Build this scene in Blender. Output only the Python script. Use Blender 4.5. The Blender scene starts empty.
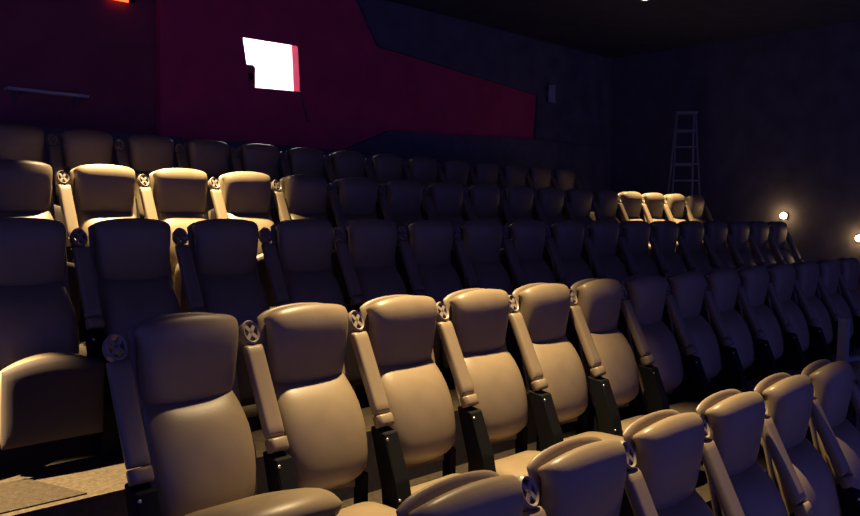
import bpy, bmesh, math
from mathutils import Vector, Matrix

C = bpy.context.scene.collection
PI = math.pi

# ------------------------------------------------------------------ materials
def mat(name, col, rough=.5, spec=.5, metal=0., bump=0., bscale=60., var=0., vscale=6., emit=None, estr=0.):
    m = bpy.data.materials.new(name); m.use_nodes = True
    nt = m.node_tree; b = nt.nodes['Principled BSDF']
    b.inputs['Base Color'].default_value = (*col, 1)
    b.inputs['Roughness'].default_value = rough
    b.inputs['Specular IOR Level'].default_value = spec
    b.inputs['Metallic'].default_value = metal
    tc = nt.nodes.new('ShaderNodeTexCoord')
    if var > 0:
        n = nt.nodes.new('ShaderNodeTexNoise'); n.inputs['Scale'].default_value = vscale; n.inputs['Detail'].default_value = 4
        nt.links.new(tc.outputs['Object'], n.inputs['Vector'])
        r = nt.nodes.new('ShaderNodeValToRGB')
        r.color_ramp.elements[0].position = .3; r.color_ramp.elements[1].position = .7
        r.color_ramp.elements[0].color = (*[c * (1 - var) for c in col], 1)
        r.color_ramp.elements[1].color = (*[min(1, c * (1 + var)) for c in col], 1)
        nt.links.new(n.outputs['Fac'], r.inputs['Fac']); nt.links.new(r.outputs['Color'], b.inputs['Base Color'])
    if bump > 0:
        n2 = nt.nodes.new('ShaderNodeTexNoise'); n2.inputs['Scale'].default_value = bscale; n2.inputs['Detail'].default_value = 3
        nt.links.new(tc.outputs['Object'], n2.inputs['Vector'])
        bp = nt.nodes.new('ShaderNodeBump'); bp.inputs['Strength'].default_value = bump; bp.inputs['Distance'].default_value = .004
        nt.links.new(n2.outputs['Fac'], bp.inputs['Height']); nt.links.new(bp.outputs['Normal'], b.inputs['Normal'])
    if emit:
        b.inputs['Emission Color'].default_value = (*emit, 1); b.inputs['Emission Strength'].default_value = estr
    return m

M = dict(
    leather=mat('leather', (.22, .168, .102), .42, .5, bump=.08, bscale=90, var=.07, vscale=9),
    shell=mat('shell_vinyl', (.21, .158, .10), .45, .5, bump=.15, bscale=120, var=.06),
    plastic=mat('black_plastic', (.007, .007, .009), .7, .1, var=.1),
    pan=mat('seat_pan_plastic', (.05, .04, .038), .7, .2, var=.06),
    holder=mat('holder_plastic', (.23, .19, .155), .4, .5, var=.05),
    chrome=mat('bolt_metal', (.6, .58, .55), .3, .5, 1.),
    carpet=mat('carpet', (.060, .047, .032), .95, .1, bump=.9, bscale=250, var=.25, vscale=40),
    strip_dark=mat('strip_dark_floor', (.036, .028, .02), .95, .1, bump=.9, bscale=250, var=.25, vscale=40),
    riser=mat('riser_carpet', (.035, .03, .04), .95, .1, bump=.5, bscale=200, var=.2, vscale=30),
    red=mat('red_wall_cloth', (.62, .055, .135), .85, .2, bump=.3, bscale=120, var=.12, vscale=2.5),
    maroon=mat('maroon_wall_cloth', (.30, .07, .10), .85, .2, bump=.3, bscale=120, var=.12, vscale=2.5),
    dark=mat('black_wall_panel', (.13, .125, .14), .8, .2, bump=.3, bscale=60, var=.2, vscale=3),
    ceil=mat('ceiling_black', (.085, .09, .115), .9, .1, bump=.4, bscale=50, var=.15, vscale=4),
    white=mat('booth_paint', (.85, .85, .85), .8, .2, var=.02),
    alu=mat('aluminium', (.2, .2, .21), .5, .5, .3, var=.05),
    grey=mat('grey_metal', (.16, .16, .17), .45, .5, var=.05),
    ledge=mat('ledge_paint', (.5, .48, .46), .5, .4, var=.05),
    proj=mat('projector_body', (.05, .055, .065), .5, .4, var=.05),
    glass_dark=mat('lens_glass', (.01, .01, .015), .08, .6),
    cable=mat('cable_rubber', (.12, .11, .12), .6, .3),
    lens=mat('downlight_lens', (.9, .88, .82), .4, .4, emit=(1, .9, .75), estr=6),
    steplens=mat('steplight_lens', (.9, .75, .5), .4, .4, emit=(1, .62, .26), estr=40),
    exitred=mat('red_sign_face', (.6, .05, .02), .4, .4, emit=(1, .10, .02), estr=3.0),
    panel=mat('booth_lamp', (1, 1, 1), .5, .3, emit=(1, 1, 1), estr=13),
)

# ------------------------------------------------------------------ mesh helpers
def obj(name, bm, m, parent=None, smooth=False):
    bmesh.ops.recalc_face_normals(bm, faces=bm.faces)
    me = bpy.data.meshes.new(name); bm.to_mesh(me); bm.free()
    me.materials.append(M[m])
    if smooth:
        for p in me.polygons: p.use_smooth = True
    o = bpy.data.objects.new(name, me); C.objects.link(o)
    if parent: o.parent = parent
    return o

def add_box(bm, x0, x1, y0, y1, z0, z1, mtx=None):
    vs = [bm.verts.new((x, y, z)) for x in (x0, x1) for y in (y0, y1) for z in (z0, z1)]
    for f in ((0, 1, 3, 2), (4, 6, 7, 5), (0, 4, 5, 1), (2, 3, 7, 6), (0, 2, 6, 4), (1, 5, 7, 3)):
        bm.faces.new([vs[i] for i in f])
    if mtx: bmesh.ops.transform(bm, matrix=mtx, verts=vs)
    return vs

def box(name, m, dims, parent=None, bev=.0, mtx=None):
    bm = bmesh.new(); add_box(bm, *dims)
    if bev: bmesh.ops.bevel(bm, geom=bm.edges[:], offset=bev, segments=2, affect='EDGES', profile=.6)
    if mtx: bmesh.ops.transform(bm, matrix=mtx, verts=bm.verts)
    return obj(name, bm, m, parent)

def add_tube(bm, pts, r, n=10):
    pts = [Vector(p) for p in pts]; rings = []
    for i, p in enumerate(pts):
        t = (pts[min(i + 1, len(pts) - 1)] - pts[max(i - 1, 0)]).normalized()
        a = Vector((0, 0, 1)) if abs(t.z) < .9 else Vector((1, 0, 0))
        u = t.cross(a).normalized(); w = t.cross(u)
        rings.append([bm.verts.new(p + r * (math.cos(2 * PI * k / n) * u + math.sin(2 * PI * k / n) * w)) for k in range(n)])
    for A, B in zip(rings, rings[1:]):
        for k in range(n): bm.faces.new((A[k], A[(k + 1) % n], B[(k + 1) % n], B[k]))
    bm.faces.new(rings[0][::-1]); bm.faces.new(rings[-1])

def add_prism_yz(bm, poly, x0, x1):
    A = [bm.verts.new((x0, y, z)) for y, z in poly]; B = [bm.verts.new((x1, y, z)) for y, z in poly]
    bm.faces.new(A); bm.faces.new(B[::-1]); n = len(poly)
    for i in range(n): bm.faces.new((A[i], B[i], B[(i + 1) % n], A[(i + 1) % n]))

def add_prism_xz(bm, poly, y0, y1):
    A = [bm.verts.new((x, y0, z)) for x, z in poly]; B = [bm.verts.new((x, y1, z)) for x, z in poly]
    bm.faces.new(A); bm.faces.new(B[::-1]); n = len(poly)
    for i in range(n): bm.faces.new((A[i], B[i], B[(i + 1) % n], A[(i + 1) % n]))

def add_disc(bm, c, r, h, n=32, r2=None):
    bmesh.ops.create_cone(bm, cap_ends=True, segments=n, radius1=r, radius2=r if r2 is None else r2, depth=h, matrix=Matrix.Translation(c))

def tag(o, label, cat, group=None):
    o['label'] = label; o['category'] = cat
    if group: o['group'] = group
    return o

def thing(name, label, cat, loc=(0, 0, 0), rotz=0, group=None):
    o = bpy.data.objects.new(name, None); C.objects.link(o)
    o.empty_display_size = .1
    o.location = loc; o.rotation_euler = (0, 0, rotz)
    return tag(o, label, cat, group)

def structure(o):
    o['kind'] = 'structure'; return o

# a soft upholstered slab: a runs across, b runs along a centre line in the (y, z) plane
def pillow(Cf, Wf, Tf, shift=None, na=14, nb=16, p=5., pb=None, q=.5):
    pb = pb or p
    sp = lambda n: [math.copysign(1 - (1 - abs(t)) ** 2.2, t) for t in [-1 + 2 * i / n for i in range(n + 1)]]
    As, Bs = sp(na), sp(nb)
    bm = bmesh.new(); F, K = [], []
    e = 1e-3
    for b in Bs:
        v, z = Cf(b); b0, b1 = max(-1, b - e), min(1, b + e)
        (v0, z0), (v1, z1) = Cf(b0), Cf(b1)
        tv, tz = v1 - v0, z1 - z0; L = math.hypot(tv, tz); tv /= L; tz /= L
        nv, nz = -tz, tv                        # towards the sitter (front, -y) for an upward line
        rf, rk = [], []
        for a in As:
            h = Tf(b) / 2 * (max(0, (1 - abs(a) ** p)) * max(0, (1 - abs(b) ** pb))) ** q
            dx, dv, dz = shift(a, b) if shift else (0, 0, 0)
            x = a * Wf(b) / 2 + dx
            if h < 1e-6:
                vt = bm.verts.new((x, v + dv, z + dz)); rf.append(vt); rk.append(vt)
            else:
                rf.append(bm.verts.new((x, v + dv + nv * h, z + dz + nz * h)))
                rk.append(bm.verts.new((x, v + dv - nv * h, z + dz - nz * h)))
        F.append(rf); K.append(rk)
    for R, s in ((F, 1), (K, -1)):
        for i in range(nb):
            for j in range(na):
                quad = [R[i][j], R[i][j + 1], R[i + 1][j + 1], R[i + 1][j]]
                if len(set(quad)) < 3: continue
                try: bm.faces.new(quad if s > 0 else quad[::-1])
                except ValueError: pass
    return bm

def lerp(pts):
    def f(t):
        for (t0, *A), (t1, *B) in zip(pts, pts[1:]):
            if t <= t1 or t1 == pts[-1][0]:
                u = (t - t0) / (t1 - t0)
                return tuple(a + (b - a) * u for a, b in zip(A, B))
    return f

def catmull(P):
    n = len(P) - 1
    def f(b):
        t = (b + 1) / 2 * n; i = min(int(t), n - 1); u = t - i
        g = lambda k: P[max(0, min(n, k))]
        out = []
        for d in range(len(P[0])):
            p0, p1, p2, p3 = (g(i - 1)[d] if i > 0 else 2 * P[0][d] - P[1][d]), g(i)[d], g(i + 1)[d], (g(i + 2)[d] if i + 2 <= n else 2 * P[n][d] - P[n - 1][d])
            out.append(.5 * (2 * p1 + (p2 - p0) * u + (2 * p0 - 5 * p1 + 4 * p2 - p3) * u * u + (3 * p1 - p0 - 3 * p2 + p3) * u ** 3))
        return tuple(out)
    return f

# ------------------------------------------------------------------ room layout (eye at the origin)
CY = 3.05654; DEP = 1.43891; RISE = .3807; ZB = -.46401; PITCH = .6
SEAT_H = 1.25                                   # back top above its own tier
S0 = [.48969, .87323, .62734, 1.00581, 1.38441]
def on_row(s, v):
    return s, CY + v, 0.
def row_v(j): return (j - 1) * DEP
def tier_z(j): return ZB + (j - 1) * RISE - SEAT_H

# ------------------------------------------------------------------ the seat (origin on the floor below the back's top edge)
H = SEAT_H
def head_mesh():
    Cf = catmull([(-.012, H - .380), (-.020, H - .27), (-.036, H - .13), (-.032, H - .05), (.004, H - .002)])
    def sh(a, b):
        top = max(0, b) ; bot = max(0, -b)
        return 0, .016 * a * a, -.034 * a * a * top ** 2 + .045 * (abs(a) ** 2.5) * bot ** 2
    W = lambda b: .435 + .022 * b if b < .7 else .450 - .02 * ((b - .7) / .3) ** 2
    return pillow(Cf, W, lambda b: .105 + .01 * (1 - b * b), sh, 18, 18, 9., 9.)
def back_mesh():
    Cf = catmull([(-.205, H - .825), (-.195, H - .72), (-.165, H - .59), (-.115, H - .47), (-.015, H - .35)])
    def W(b):
        t = (b + 1) / 2
        return .415 + .06 * math.sin(PI * min(1, t * 1.05)) - .07 * max(0, (.16 - t) / .16) ** 2
    def sh(a, b): return 0, .022 * a * a, .03 * (a ** 4) * max(0, -b) ** 3 + .03 * abs(a) ** 2.5 * max(0, b) ** 2
    return pillow(Cf, W, lambda b: .12 + .02 * (1 - b * b), sh, 16, 18, 5., 6.)
def shell_mesh():
    Cf = catmull([(-.135, H - .875), (-.09, H - .72), (-.02, H - .5), (.034, H - .25), (.050, H - .08), (.056, H + .014)])
    def sh(a, b):
        t = max(0, b)
        return 0, -.030 * a * a * (1 - t) + .006 * a * a * t, -.034 * (a ** 2) * t ** 2 - .022 * a ** 8 * t ** 6
    W = lambda b: .474 - .05 * max(0, -b) ** 2 - .012 * max(0, b) ** 2
    return pillow(Cf, W, lambda b: .032, sh, 16, 18, 10., 12.)
def cush_mesh(y0, z0, L0, tip, W0=.50, T0=.16, bow=.06):
    tip = math.radians(tip); P = []
    for t in (0, .25, .5, .75, 1):
        L = L0 * t
        P.append((y0 - L * math.cos(tip), z0 + L * math.sin(tip) - .012 * math.sin(PI * t) - .015 * t ** 4))
    Cf = catmull(P[::-1])
    def sh(a, b):
        f = max(0, -b)
        return 0, bow * a * a * f ** 1.5 * math.cos(tip), -(.012 + bow * math.sin(tip)) * a * a * f
    W = lambda b: W0 - .04 * max(0, -b) ** 4 - .05 * max(0, b) ** 2
    return pillow(Cf, W, lambda b: T0, sh, 16, 16, 6., 4.5)
def pan_mesh(y0, z0, L0, tip):
    WP = .475 if tip > 60 else .43
    EX = .03 if tip > 60 else .1
    tip = math.radians(tip); P = []
    for t in (0, .5, 1):
        L = EX / 2 + (L0 - EX) * t
        P.append((y0 - .075 * math.sin(tip) - L * math.cos(tip), z0 - .085 * math.cos(tip) + L * math.sin(tip)))
    return pillow(catmull(P[::-1]), lambda b: WP, lambda b: .06, (lambda a, b: (0, 0, -.05 * a * a * max(0, -b))) if tip > 1 else None, 12, 10, 12., 8.)
CUSH = {'down': (-.20, H - .975, .53, 3), 'tilted': (-.215, H - .825, .68, 21), 'raised': (-.42, H - 1.09, .46, 86)}
AX0 = (.012, H - .094); AX1 = (-.236, H - .575)      # raised arm: holder end, hinge end
ax = Vector((0, AX1[0] - AX0[0], AX1[1] - AX0[1])); AL = ax.length; ax.normalize()
an = Vector((0, ax.z, -ax.y))                         # arm's front normal
if an.y > 0: an = -an
def arm_pt(t, d=0): p = Vector((0, AX0[0], AX0[1])) + ax * t + an * d; return p
def pad_mesh():
    p0, p1 = arm_pt(AL - .055), arm_pt(.062)
    Cf = lambda b: (p0.y + (p1.y - p0.y) * (b + 1) / 2, p0.z + (p1.z - p0.z) * (b + 1) / 2)
    return pillow(Cf, lambda b: .090, lambda b: .052, None, 10, 12, 12., 24.)
def block_mesh():
    p0, p1 = arm_pt(AL + .008), arm_pt(AL - .052)
    Cf = lambda b: (p0.y + (p1.y - p0.y) * (b + 1) / 2, p0.z + (p1.z - p0.z) * (b + 1) / 2)
    return pillow(Cf, lambda b: .088, lambda b: .07, None, 6, 6, 12., 12.)
def holder_mesh():
    bm = bmesh.new(); n = 28
    M4 = Matrix.Translation(arm_pt(0.006)) @ Matrix((Vector((1, 0, 0)), ax, an)).transposed().to_4x4()
    def ring(rx, ry, w): return [bm.verts.new(M4 @ Vector((rx * math.cos(2 * PI * k / n), ry * math.sin(2 * PI * k / n), w))) for k in range(n)]
    a, b, c, d, e = ring(.043, .056, -.022), ring(.044, .057, .016), ring(.038, .050, .026), ring(.031, .043, .02), ring(.030, .042, -.022)
    rr = [a, b, c, d, e]
    for i in range(5):
        A, B = rr[i], rr[(i + 1) % 5]
        for k in range(n): bm.faces.new((A[k], A[(k + 1) % n], B[(k + 1) % n], B[k]))
    for sg in (1, -1):
        ang = math.atan2(.03, .022 * sg)
        add_box(bm, -.037, .037, -.008, .008, -.014, .020, M4 @ Matrix.Rotation(ang, 4, 'Z'))
    return bm
def post_mesh():
    bm = bmesh.new()
    add_prism_yz(bm, [(-.282, H - .60), (-.172, H - .588), (-.27, H - .86), (-.28, H - .98), (-.26, .03), (-.22, 0), (-.46, 0), (-.42, .03), (-.40, H - .95), (-.37, H - .82)], -.043, .043)
    bmesh.ops.bevel(bm, geom=bm.edges[:], offset=.006, segments=1, affect='EDGES')
    return bm
def bolt_mesh():
    bm = bmesh.new(); bmesh.ops.create_uvsphere(bm, u_segments=10, v_segments=6, radius=.009)
    return bm
def bar_mesh():
    bm = bmesh.new(); add_tube(bm, [(-.2565, -.255, H - 1.10), (.2565, -.255, H - 1.10)], .028, 12)
    for x in (-.2, .2): add_box(bm, x - .02, x + .02, -.21, -.15, H - 1.12, H - .80)
    return bm

PROTO = {}
def proto(key, bm, m, smooth=True):
    bmesh.ops.recalc_face_normals(bm, faces=bm.faces)
    me = bpy.data.meshes.new(key); bm.to_mesh(me); bm.free(); me.materials.append(M[m])
    for p in me.polygons: p.use_smooth = smooth
    PROTO[key] = me
proto('headrest', head_mesh(), 'leather'); proto('backrest', back_mesh(), 'leather'); proto('back_shell', shell_mesh(), 'shell')
for k, q in CUSH.items():
    proto('seat_cushion_' + k, cush_mesh(*q), 'leather'); proto('seat_pan_' + k, pan_mesh(*q), 'pan')
proto('support_bar', bar_mesh(), 'plastic', False)
proto('armrest', pad_mesh(), 'leather'); proto('cup_holder', holder_mesh(), 'holder', False); proto('hinge_block', block_mesh(), 'shell')
proto('arm_post', post_mesh(), 'plastic', False); proto('bolt', bolt_mesh(), 'chrome')

def part(name, key, parent, dx=0.):
    o = bpy.data.objects.new(name, PROTO[key]); C.objects.link(o); o.parent = parent; o.location = (dx, 0, 0)
    return o

def arm_set(t, dx):
    a = part('armrest', 'armrest', t, dx)
    part('cup_holder', 'cup_holder', a)
    part('hinge_block', 'hinge_block', a)
    p = part('arm_post', 'arm_post', t, dx)
    for q in ((-.03, -.29, H - .63), (-.03, -.385, H - .90)): part('bolt', 'bolt', p).location = q

ROWNAME = ['front row', 'second row', 'third row', 'fourth row', 'back row']
ORD = 'first second third fourth fifth sixth seventh eighth ninth tenth eleventh twelfth thirteenth fourteenth fifteenth sixteenth seventeenth eighteenth'.split()
SEATS = [(2, 7), (1, 14), (1, 17), (1, 17), (1, 14)]
def look(j, i):
    if j == 0: return 'tan seat with a lit top edge' if i < 7 else 'dim tan seat'
    if j == 1:
        return {1: 'half lit tan seat', 2: 'lit tan seat', 3: 'brightly lit tan seat', 4: 'brightly lit tan seat', 5: 'lit tan seat', 6: 'dimly lit tan seat'}.get(i, 'dark seat')
    if j == 3:
        if i in (2, 3, 4): return 'tan seat with a glowing top'
        if i in (14, 15, 16): return 'small seat with a glowing top'
        return 'dark padded seat'
    return 'dark padded seat'
for j, (i0, i1) in enumerate(SEATS):
    for i in range(i0, i1 + 1):
        x, y, th = on_row(S0[j] + i * PITCH, row_v(j))
        lab = f'{look(j, i)} in the {ROWNAME[j]}, {ORD[i - i0]} from the left'
        if j == 3 and i == i1: lab = 'last seat of the fourth row, beside the stepladder'
        if j == 1 and i == i0: lab = 'half lit tan end seat of the second row beside the lit floor'
        t = thing('cinema_seat', lab, 'seat', (x, y, tier_z(j)), -th, f'cinema seats in the {ROWNAME[j]}')
        part('back_shell', 'back_shell', t); part('headrest', 'headrest', t); part('backrest', 'backrest', t)
        k = 'tilted' if (j, i) == (1, 1) else 'raised' if j > 1 else 'down'
        part('seat_cushion', 'seat_cushion_' + k, t); part('seat_pan', 'seat_pan_' + k, t); part('support_bar', 'support_bar', t)
        arm_set(t, -PITCH / 2)
        if i == i1: arm_set(t, PITCH / 2)

# ------------------------------------------------------------------ floor tiers, following the row curve
XL, XR, YW, ZC = -3.0, 13.0, 8.75, 3.02
EDGE = -.92
def tiers():
    bm = bmesh.new(); prof = []
    v_front = -DEP + EDGE - 1.2
    prof.append((v_front, tier_z(0) - RISE))
    for j in range(5):
        v = row_v(j) + EDGE
        prof += [(v, tier_z(j) - RISE), (v, tier_z(j))]
    prof.append((YW - CY + .3, tier_z(4)))
    cols = []
    N = 1
    for k in range(N + 1):
        s = XL - .3 + (XR + .6 - XL) * k / N
        col = []
        for v, z in prof:
            x, y, th = on_row(s, v); col.append(bm.verts.new((x, y, z)))
        cols.append(col)
    ft = []
    for A, B in zip(cols, cols[1:]):
        for i in range(len(prof) - 1):
            f = bm.faces.new((A[i], A[i + 1], B[i + 1], B[i]))
            f.material_index = 1 if prof[i][0] == prof[i + 1][0] else 0
    o = obj('floor', bm, 'carpet'); o.data.materials.append(M['riser'])
    return structure(o)
tiers()
# nosing strip on the lit tier
def strip(name, v0, v1, z0, z1, s0, s1, m, n=20):
    bm = bmesh.new(); cols = []
    for k in range(n + 1):
        s = s0 + (s1 - s0) * k / n
        col = []
        for v, z in ((v0, z0), (v1, z0), (v1, z1), (v0, z1)):
            x, y, th = on_row(s, v); col.append(bm.verts.new((x, y, z)))
        cols.append(col)
    for A, B in zip(cols, cols[1:]):
        for i in range(4): bm.faces.new((A[i], A[(i + 1) % 4], B[(i + 1) % 4], B[i]))
    bm.faces.new(cols[0]); bm.faces.new(cols[-1][::-1])
    return obj(name, bm, m)

# ------------------------------------------------------------------ walls and ceiling
ZF = tier_z(4)
W0, W1, W2, W3 = (4.97, 2.13), (5.78, 2.15), (5.82, 1.56), (5.07, 1.53)   # window outline TL TR BR BL on the wall face
bm = bmesh.new()
def wall_ring(y):
    out = [(3.90, ZC), (XR, ZC), (XR, ZF - .3), (3.90, ZF - .3)]
    inn = [W0, W1, W2, W3]
    return [bm.verts.new((x, y, z)) for x, z in out], [bm.verts.new((x, y, z)) for x, z in inn]
oF, iF = wall_ring(YW); oB, iB = wall_ring(YW + .15)
iB[0].co.z += .07; iB[1].co.z += .07; iB[0].co.x -= .1; iB[3].co.x -= .1
for k in range(4):
    n = (k + 1) % 4
    bm.faces.new((oF[k], oF[n], iF[n], iF[k])); bm.faces.new((oB[k], iB[k], iB[n], oB[n]))
    bm.faces.new((iF[k], iF[n], iB[n], iB[k])); bm.faces.new((oF[k], oB[k], oB[n], oF[n]))
structure(obj('wall_back', bm, 'red'))
structure(box('wall_back_recess', 'maroon', (XL, 3.90, YW + .12, YW + .27, ZF - .3, ZC)))
structure(box('wall_right', 'dark', (XR, XR + .15, -2.5, YW + .15, tier_z(0) - 1, ZC)))
structure(box('ceiling', 'ceil', (XL, XR + .15, -2.0, YW + .27, ZC, ZC + .15)))
# black upper bulkhead and lower panels in front of the red cloth
bm = bmesh.new(); add_prism_xz(bm, [(6.68, ZC), (7.12, 2.35), (8.18, 2.27), (10.75, 2.06), (10.70, 1.29), (XR, 1.29), (XR, ZC)], YW - .05, YW)
structure(obj('trim_1', bm, 'dark'))
bm = bmesh.new(); add_prism_xz(bm, [(XL, ZF), (XL, .80), (6.5, .83), (7.35, 1.17), (8.6, 1.2), (10.70, 1.28), (XR, 1.28), (XR, ZF)], YW - .09, YW)
structure(obj('trim_2', bm, 'dark'))

# projection window: frame, glass and the lit booth behind it
bm = bmesh.new()
add_box(bm, 3.9, 7.9, YW + 2.4, YW + 2.5, .1, 2.9)       # far wall
add_box(bm, 3.8, 3.9, YW + .28, YW + 2.5, .1, 2.9)
add_box(bm, 7.9, 8.0, YW + .16, YW + 2.5, .1, 2.9)
add_box(bm, 3.8, 8.0, YW + .28, YW + 2.5, .0, .1)
add_box(bm, 3.8, 8.0, YW + .28, YW + 2.5, 2.9, 3.0)
win = structure(obj('window_1', bm, 'white'))
bm = bmesh.new(); add_box(bm, 4.6, 7.2, YW + 1.0, YW + 2.2, 2.86, 2.9); o = obj('booth_lamp_panel', bm, 'panel', win)
P = thing('projector', 'dark projector showing in a lower corner of the lit booth window', 'projector', (5.0, YW + .2, .1))
bm = bmesh.new(); add_box(bm, -.32, .275, .0, .75, 1.30, 1.755); bmesh.ops.bevel(bm, geom=bm.edges[:], offset=.02, segments=2, affect='EDGES'); obj('housing', bm, 'proj', P)
bm = bmesh.new(); add_box(bm, -.25, .18, .08, .65, 0, 1.30); obj('pedestal', bm, 'proj', P)
bm = bmesh.new(); bmesh.ops.create_cone(bm, cap_ends=True, segments=24, radius1=.05, radius2=.045, depth=.03, matrix=Matrix.Translation((.19, -.01, 1.60)) @ Matrix.Rotation(PI / 2, 4, 'X')); obj('lens', bm, 'glass_dark', P)

# cable hanging from the window corner
bm = bmesh.new(); add_tube(bm, [(5.835, YW - .012, 1.58), (5.84, YW - .012, 1.48), (5.87, YW - .02, 1.36), (5.91, YW - .016, 1.25), (5.95, YW - .012, 1.17)], .009, 8)
tag(obj('cable', bm, 'cable', None, True), 'thin loose cable hanging below the bright booth window', 'cable')

# pale ledge on the wall over the back row
L = thing('wall_ledge', 'narrow pale ledge on the dark red wall above the back row', 'ledge', (2.68, YW + .12, 1.19))
box('shelf_board', 'ledge', (-.40, .40, -.16, 0, -.02, .012), L, .004)
for x in (-.3, .3):
    bm = bmesh.new(); add_prism_yz(bm, [(-.12, -.02), (0, -.02), (0, -.14)], x - .012, x + .012); obj('bracket', bm, 'grey', L)

# red exit light at the top edge
E_ = thing('exit_light', 'glowing red-orange light high on the dark red wall', 'light', (3.44, YW + .123, 2.31))
box('casing', 'plastic', (-.2, .2, -.06, 0, .01, .24), E_, .006)
box('lit_face', 'exitred', (-.10, .12, -.068, -.058, -.012, .20), E_)

# small pale fitting at the far end of the red wall
F_ = thing('wall_speaker', 'small pale speaker box at the far end of the red wall', 'speaker', (11.0, YW - .05, 2.12), math.radians(20))
box('cabinet', 'ledge', (-.07, .07, -.17, -.04, -.16, .14), F_, .015)
box('mount', 'grey', (-.02, .02, -.05, .012, -.03, .03), F_)
box('grille', 'dark', (-.058, .058, -.178, -.169, -.145, .125), F_, .003)

# ------------------------------------------------------------------ ceiling downlights
def downlight_mesh(bm, x, y):
    n = 32
    for (r0, z0), (r1, z1) in zip([(.055, ZC - .02), (.075, ZC - .03), (.085, ZC - .012), (.085, ZC)], [(.075, ZC - .03), (.085, ZC - .012), (.085, ZC), (.05, ZC)]):
        A = [bm.verts.new((x + r0 * math.cos(2 * PI * k / n), y + r0 * math.sin(2 * PI * k / n), z0)) for k in range(n)]
        B = [bm.verts.new((x + r1 * math.cos(2 * PI * k / n), y + r1 * math.sin(2 * PI * k / n), z1)) for k in range(n)]
        for k in range(n): bm.faces.new((A[k], A[(k + 1) % n], B[(k + 1) % n], B[k]))
def spot(name, loc, target, power, half, blend, col=(1, .72, .37), size=.05):
    l = bpy.data.lights.new(name, 'SPOT'); l.energy = power; l.color = col; l.spot_size = 2 * half; l.spot_blend = blend; l.shadow_soft_size = size
    o = bpy.data.objects.new(name, l); C.objects.link(o); o.location = loc
    o.rotation_euler = (Vector(target) - Vector(loc)).to_track_quat('-Z', 'Y').to_euler()
    return o
def point(name, loc, power, col=(1, .62, .28), size=.03):
    l = bpy.data.lights.new(name, 'POINT'); l.energy = power; l.color = col; l.shadow_soft_size = size
    o = bpy.data.objects.new(name, l); C.objects.link(o); o.location = loc
    return o
LX, LY = 9.66, 5.95
dl = thing('ceiling_downlight', 'bright round downlight in the black ceiling', 'light', (0, 0, 0))
bm = bmesh.new(); downlight_mesh(bm, LX, LY); obj('rim', bm, 'grey', dl, True)
bm = bmesh.new(); add_disc(bm, (LX, LY, ZC - .012), .062, .012); obj('diffuser', bm, 'lens', dl)
bm = bmesh.new()
SPX = [(3.02, 2.95), (2.72, 6.15), (-1.2, 3.95)]
for x, y in SPX:
    downlight_mesh(bm, x, y); add_disc(bm, (x, y, ZC - .008), .062, .008)
structure(obj('trim_3', bm, 'grey'))
D = math.radians
spot('downlight_second_row', (SPX[0][0], SPX[0][1], ZC - .06), (SPX[0][0], SPX[0][1] - .42, 0), 2700, D(28), .95)
spot('downlight_fourth_row', (SPX[1][0], SPX[1][1], ZC - .06), (SPX[1][0], SPX[1][1], 0), 5000, D(23.5), .75)
spot('downlight_aisle', (SPX[2][0], SPX[2][1], ZC - .06), (1.15, 3.64, -1.33), 10000, D(6.6), .4)
spot('downlight_ladder_side', (LX, LY, ZC - .06), (LX + .35, LY, 0), 3000, D(21), .75)

# ------------------------------------------------------------------ step lights on the right wall
for (y, z, lab, pw) in ((5.27, .01, 'glowing warm step light on the far wall, past the third row', 2), (4.11, -.32, 'glowing warm step light at the end of the second row', 1.5)):
    s = thing('step_light', lab, 'light', (XR, y, z), 0, 'step lights on the wall')
    box('housing', 'grey', (-.04, .0, -.055, .055, -.05, .05), s, .008)
    bm = bmesh.new(); bmesh.ops.create_uvsphere(bm, u_segments=16, v_segments=10, radius=.055, matrix=Matrix.Translation((-.055, 0, 0)) @ Matrix.Diagonal((.5, 1, .9, 1))); obj('bulb', bm, 'steplens', s, True)
    point('step_lamp', (XR - .14, y, z), pw)

# ------------------------------------------------------------------ stepladder on the back tier
T = thing('stepladder', 'tall pale stepladder standing open by the far end of the back rows', 'ladder', (12.5, 6.83, ZF), D(-52))
HT = 2.32
def rail(x0, y0, x1, y1):
    bm = bmesh.new()
    A = [(x0 + a, y0 + b, 0) for a, b in ((-.014, -.03), (.014, -.03), (.014, .03), (-.014, .03))]
    B = [(x1 + a, y1 + b, HT) for a, b in ((-.014, -.02), (.014, -.02), (.014, .02), (-.014, .02))]
    va = [bm.verts.new(p) for p in A]; vb = [bm.verts.new(p) for p in B]
    bm.faces.new(va[::-1]); bm.faces.new(vb)
    for i in range(4): bm.faces.new((va[i], va[(i + 1) % 4], vb[(i + 1) % 4], vb[i]))
    return obj('rail', bm, 'alu', T)
for sx in (-1, 1):
    rail(sx * .27, -.42, sx * .155, -.06); rail(sx * .25, .50, sx * .145, .06)
for k in range(1, 8):
    f = k / 8
    w = .27 + (.155 - .27) * f; y = -.42 + .36 * f
    box('tread', 'alu', (-w, w, y - .045, y + .045, HT * f - .012, HT * f + .012), T)
for k in (1, 3, 5, 7):
    f = k / 8; w = .25 + (.145 - .25) * f; y = .5 - .44 * f
    box('brace', 'alu', (-w, w, y - .012, y + .012, HT * f - .015, HT * f + .015), T)
box('top_cap', 'alu', (-.18, .18, -.11, .11, HT - .01, HT + .045), T, .01)

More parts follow.
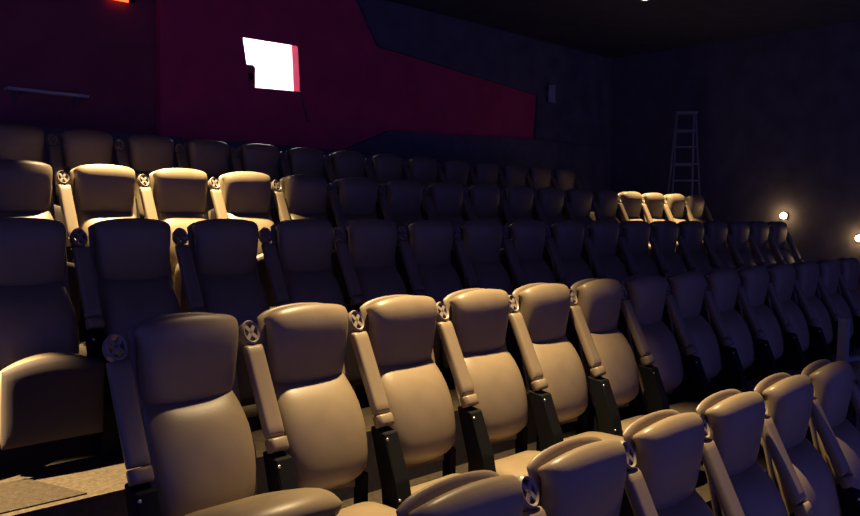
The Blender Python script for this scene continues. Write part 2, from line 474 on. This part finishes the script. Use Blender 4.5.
# ------------------------------------------------------------------ handrail at the end of the front row
y0 = 1.90; x0 = 5.77; zb = tier_z(0)
Hh = thing('handrail', 'grey metal handrail post behind the far end of the front row', 'handrail', (x0, y0, zb))
bm = bmesh.new(); add_box(bm, -.03, .03, -.03, .03, .012, -.70 - zb); obj('post', bm, 'grey', Hh)
box('foot_plate', 'grey', (-.08, .08, -.08, .08, 0, .012), Hh)
bm = bmesh.new(); add_tube(bm, [(.02, 0, -1.0 - zb), (.45, .0, -1.03 - zb)], .022, 12); obj('rail', bm, 'alu', Hh)
box('foot_post', 'grey', (.42, .47, -.025, .025, 0, -1.03 - zb), Hh)

# thin strip in a darker floor tone with a slanted end, at the left
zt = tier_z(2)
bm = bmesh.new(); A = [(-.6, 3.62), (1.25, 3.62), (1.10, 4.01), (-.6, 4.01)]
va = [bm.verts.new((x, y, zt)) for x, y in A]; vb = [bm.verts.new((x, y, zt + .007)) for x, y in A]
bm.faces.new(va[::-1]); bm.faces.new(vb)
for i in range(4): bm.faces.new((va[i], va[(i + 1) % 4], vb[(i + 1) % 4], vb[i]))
tag(obj('darker_floor_strip', bm, 'strip_dark'), 'darker strip across the lit floor by the end seat', 'carpet')

# ------------------------------------------------------------------ world, camera
w = bpy.data.worlds.new('World'); bpy.context.scene.world = w; w.use_nodes = True
bg = w.node_tree.nodes['Background']; bg.inputs['Color'].default_value = (.18, .18, 1.0, 1); bg.inputs['Strength'].default_value = .33

yaw, pit, roll, f = .75543, -.06087, .01505, 770.03
fw = Vector((math.sin(yaw) * math.cos(pit), math.cos(yaw) * math.cos(pit), math.sin(pit)))
rt = Vector((math.cos(yaw), -math.sin(yaw), 0)); up = rt.cross(fw)
r2 = rt * math.cos(roll) + up * math.sin(roll); u2 = up * math.cos(roll) - rt * math.sin(roll)
cd = bpy.data.cameras.new('camera'); cam = bpy.data.objects.new('camera', cd); C.objects.link(cam)
cam.matrix_world = Matrix((r2, u2, -fw)).transposed().to_4x4()
cd.sensor_width = 36; cd.lens = f * 36 / 860; cd.clip_start = .05
sc = bpy.context.scene; sc.camera = cam
sc.view_settings.view_transform = 'Standard'; sc.view_settings.look = 'None'; sc.view_settings.gamma = 1; sc.view_settings.use_curve_mapping = False
sc.view_settings.exposure = 0
sc.cycles.use_denoising = True
sc.cycles.max_bounces = 6
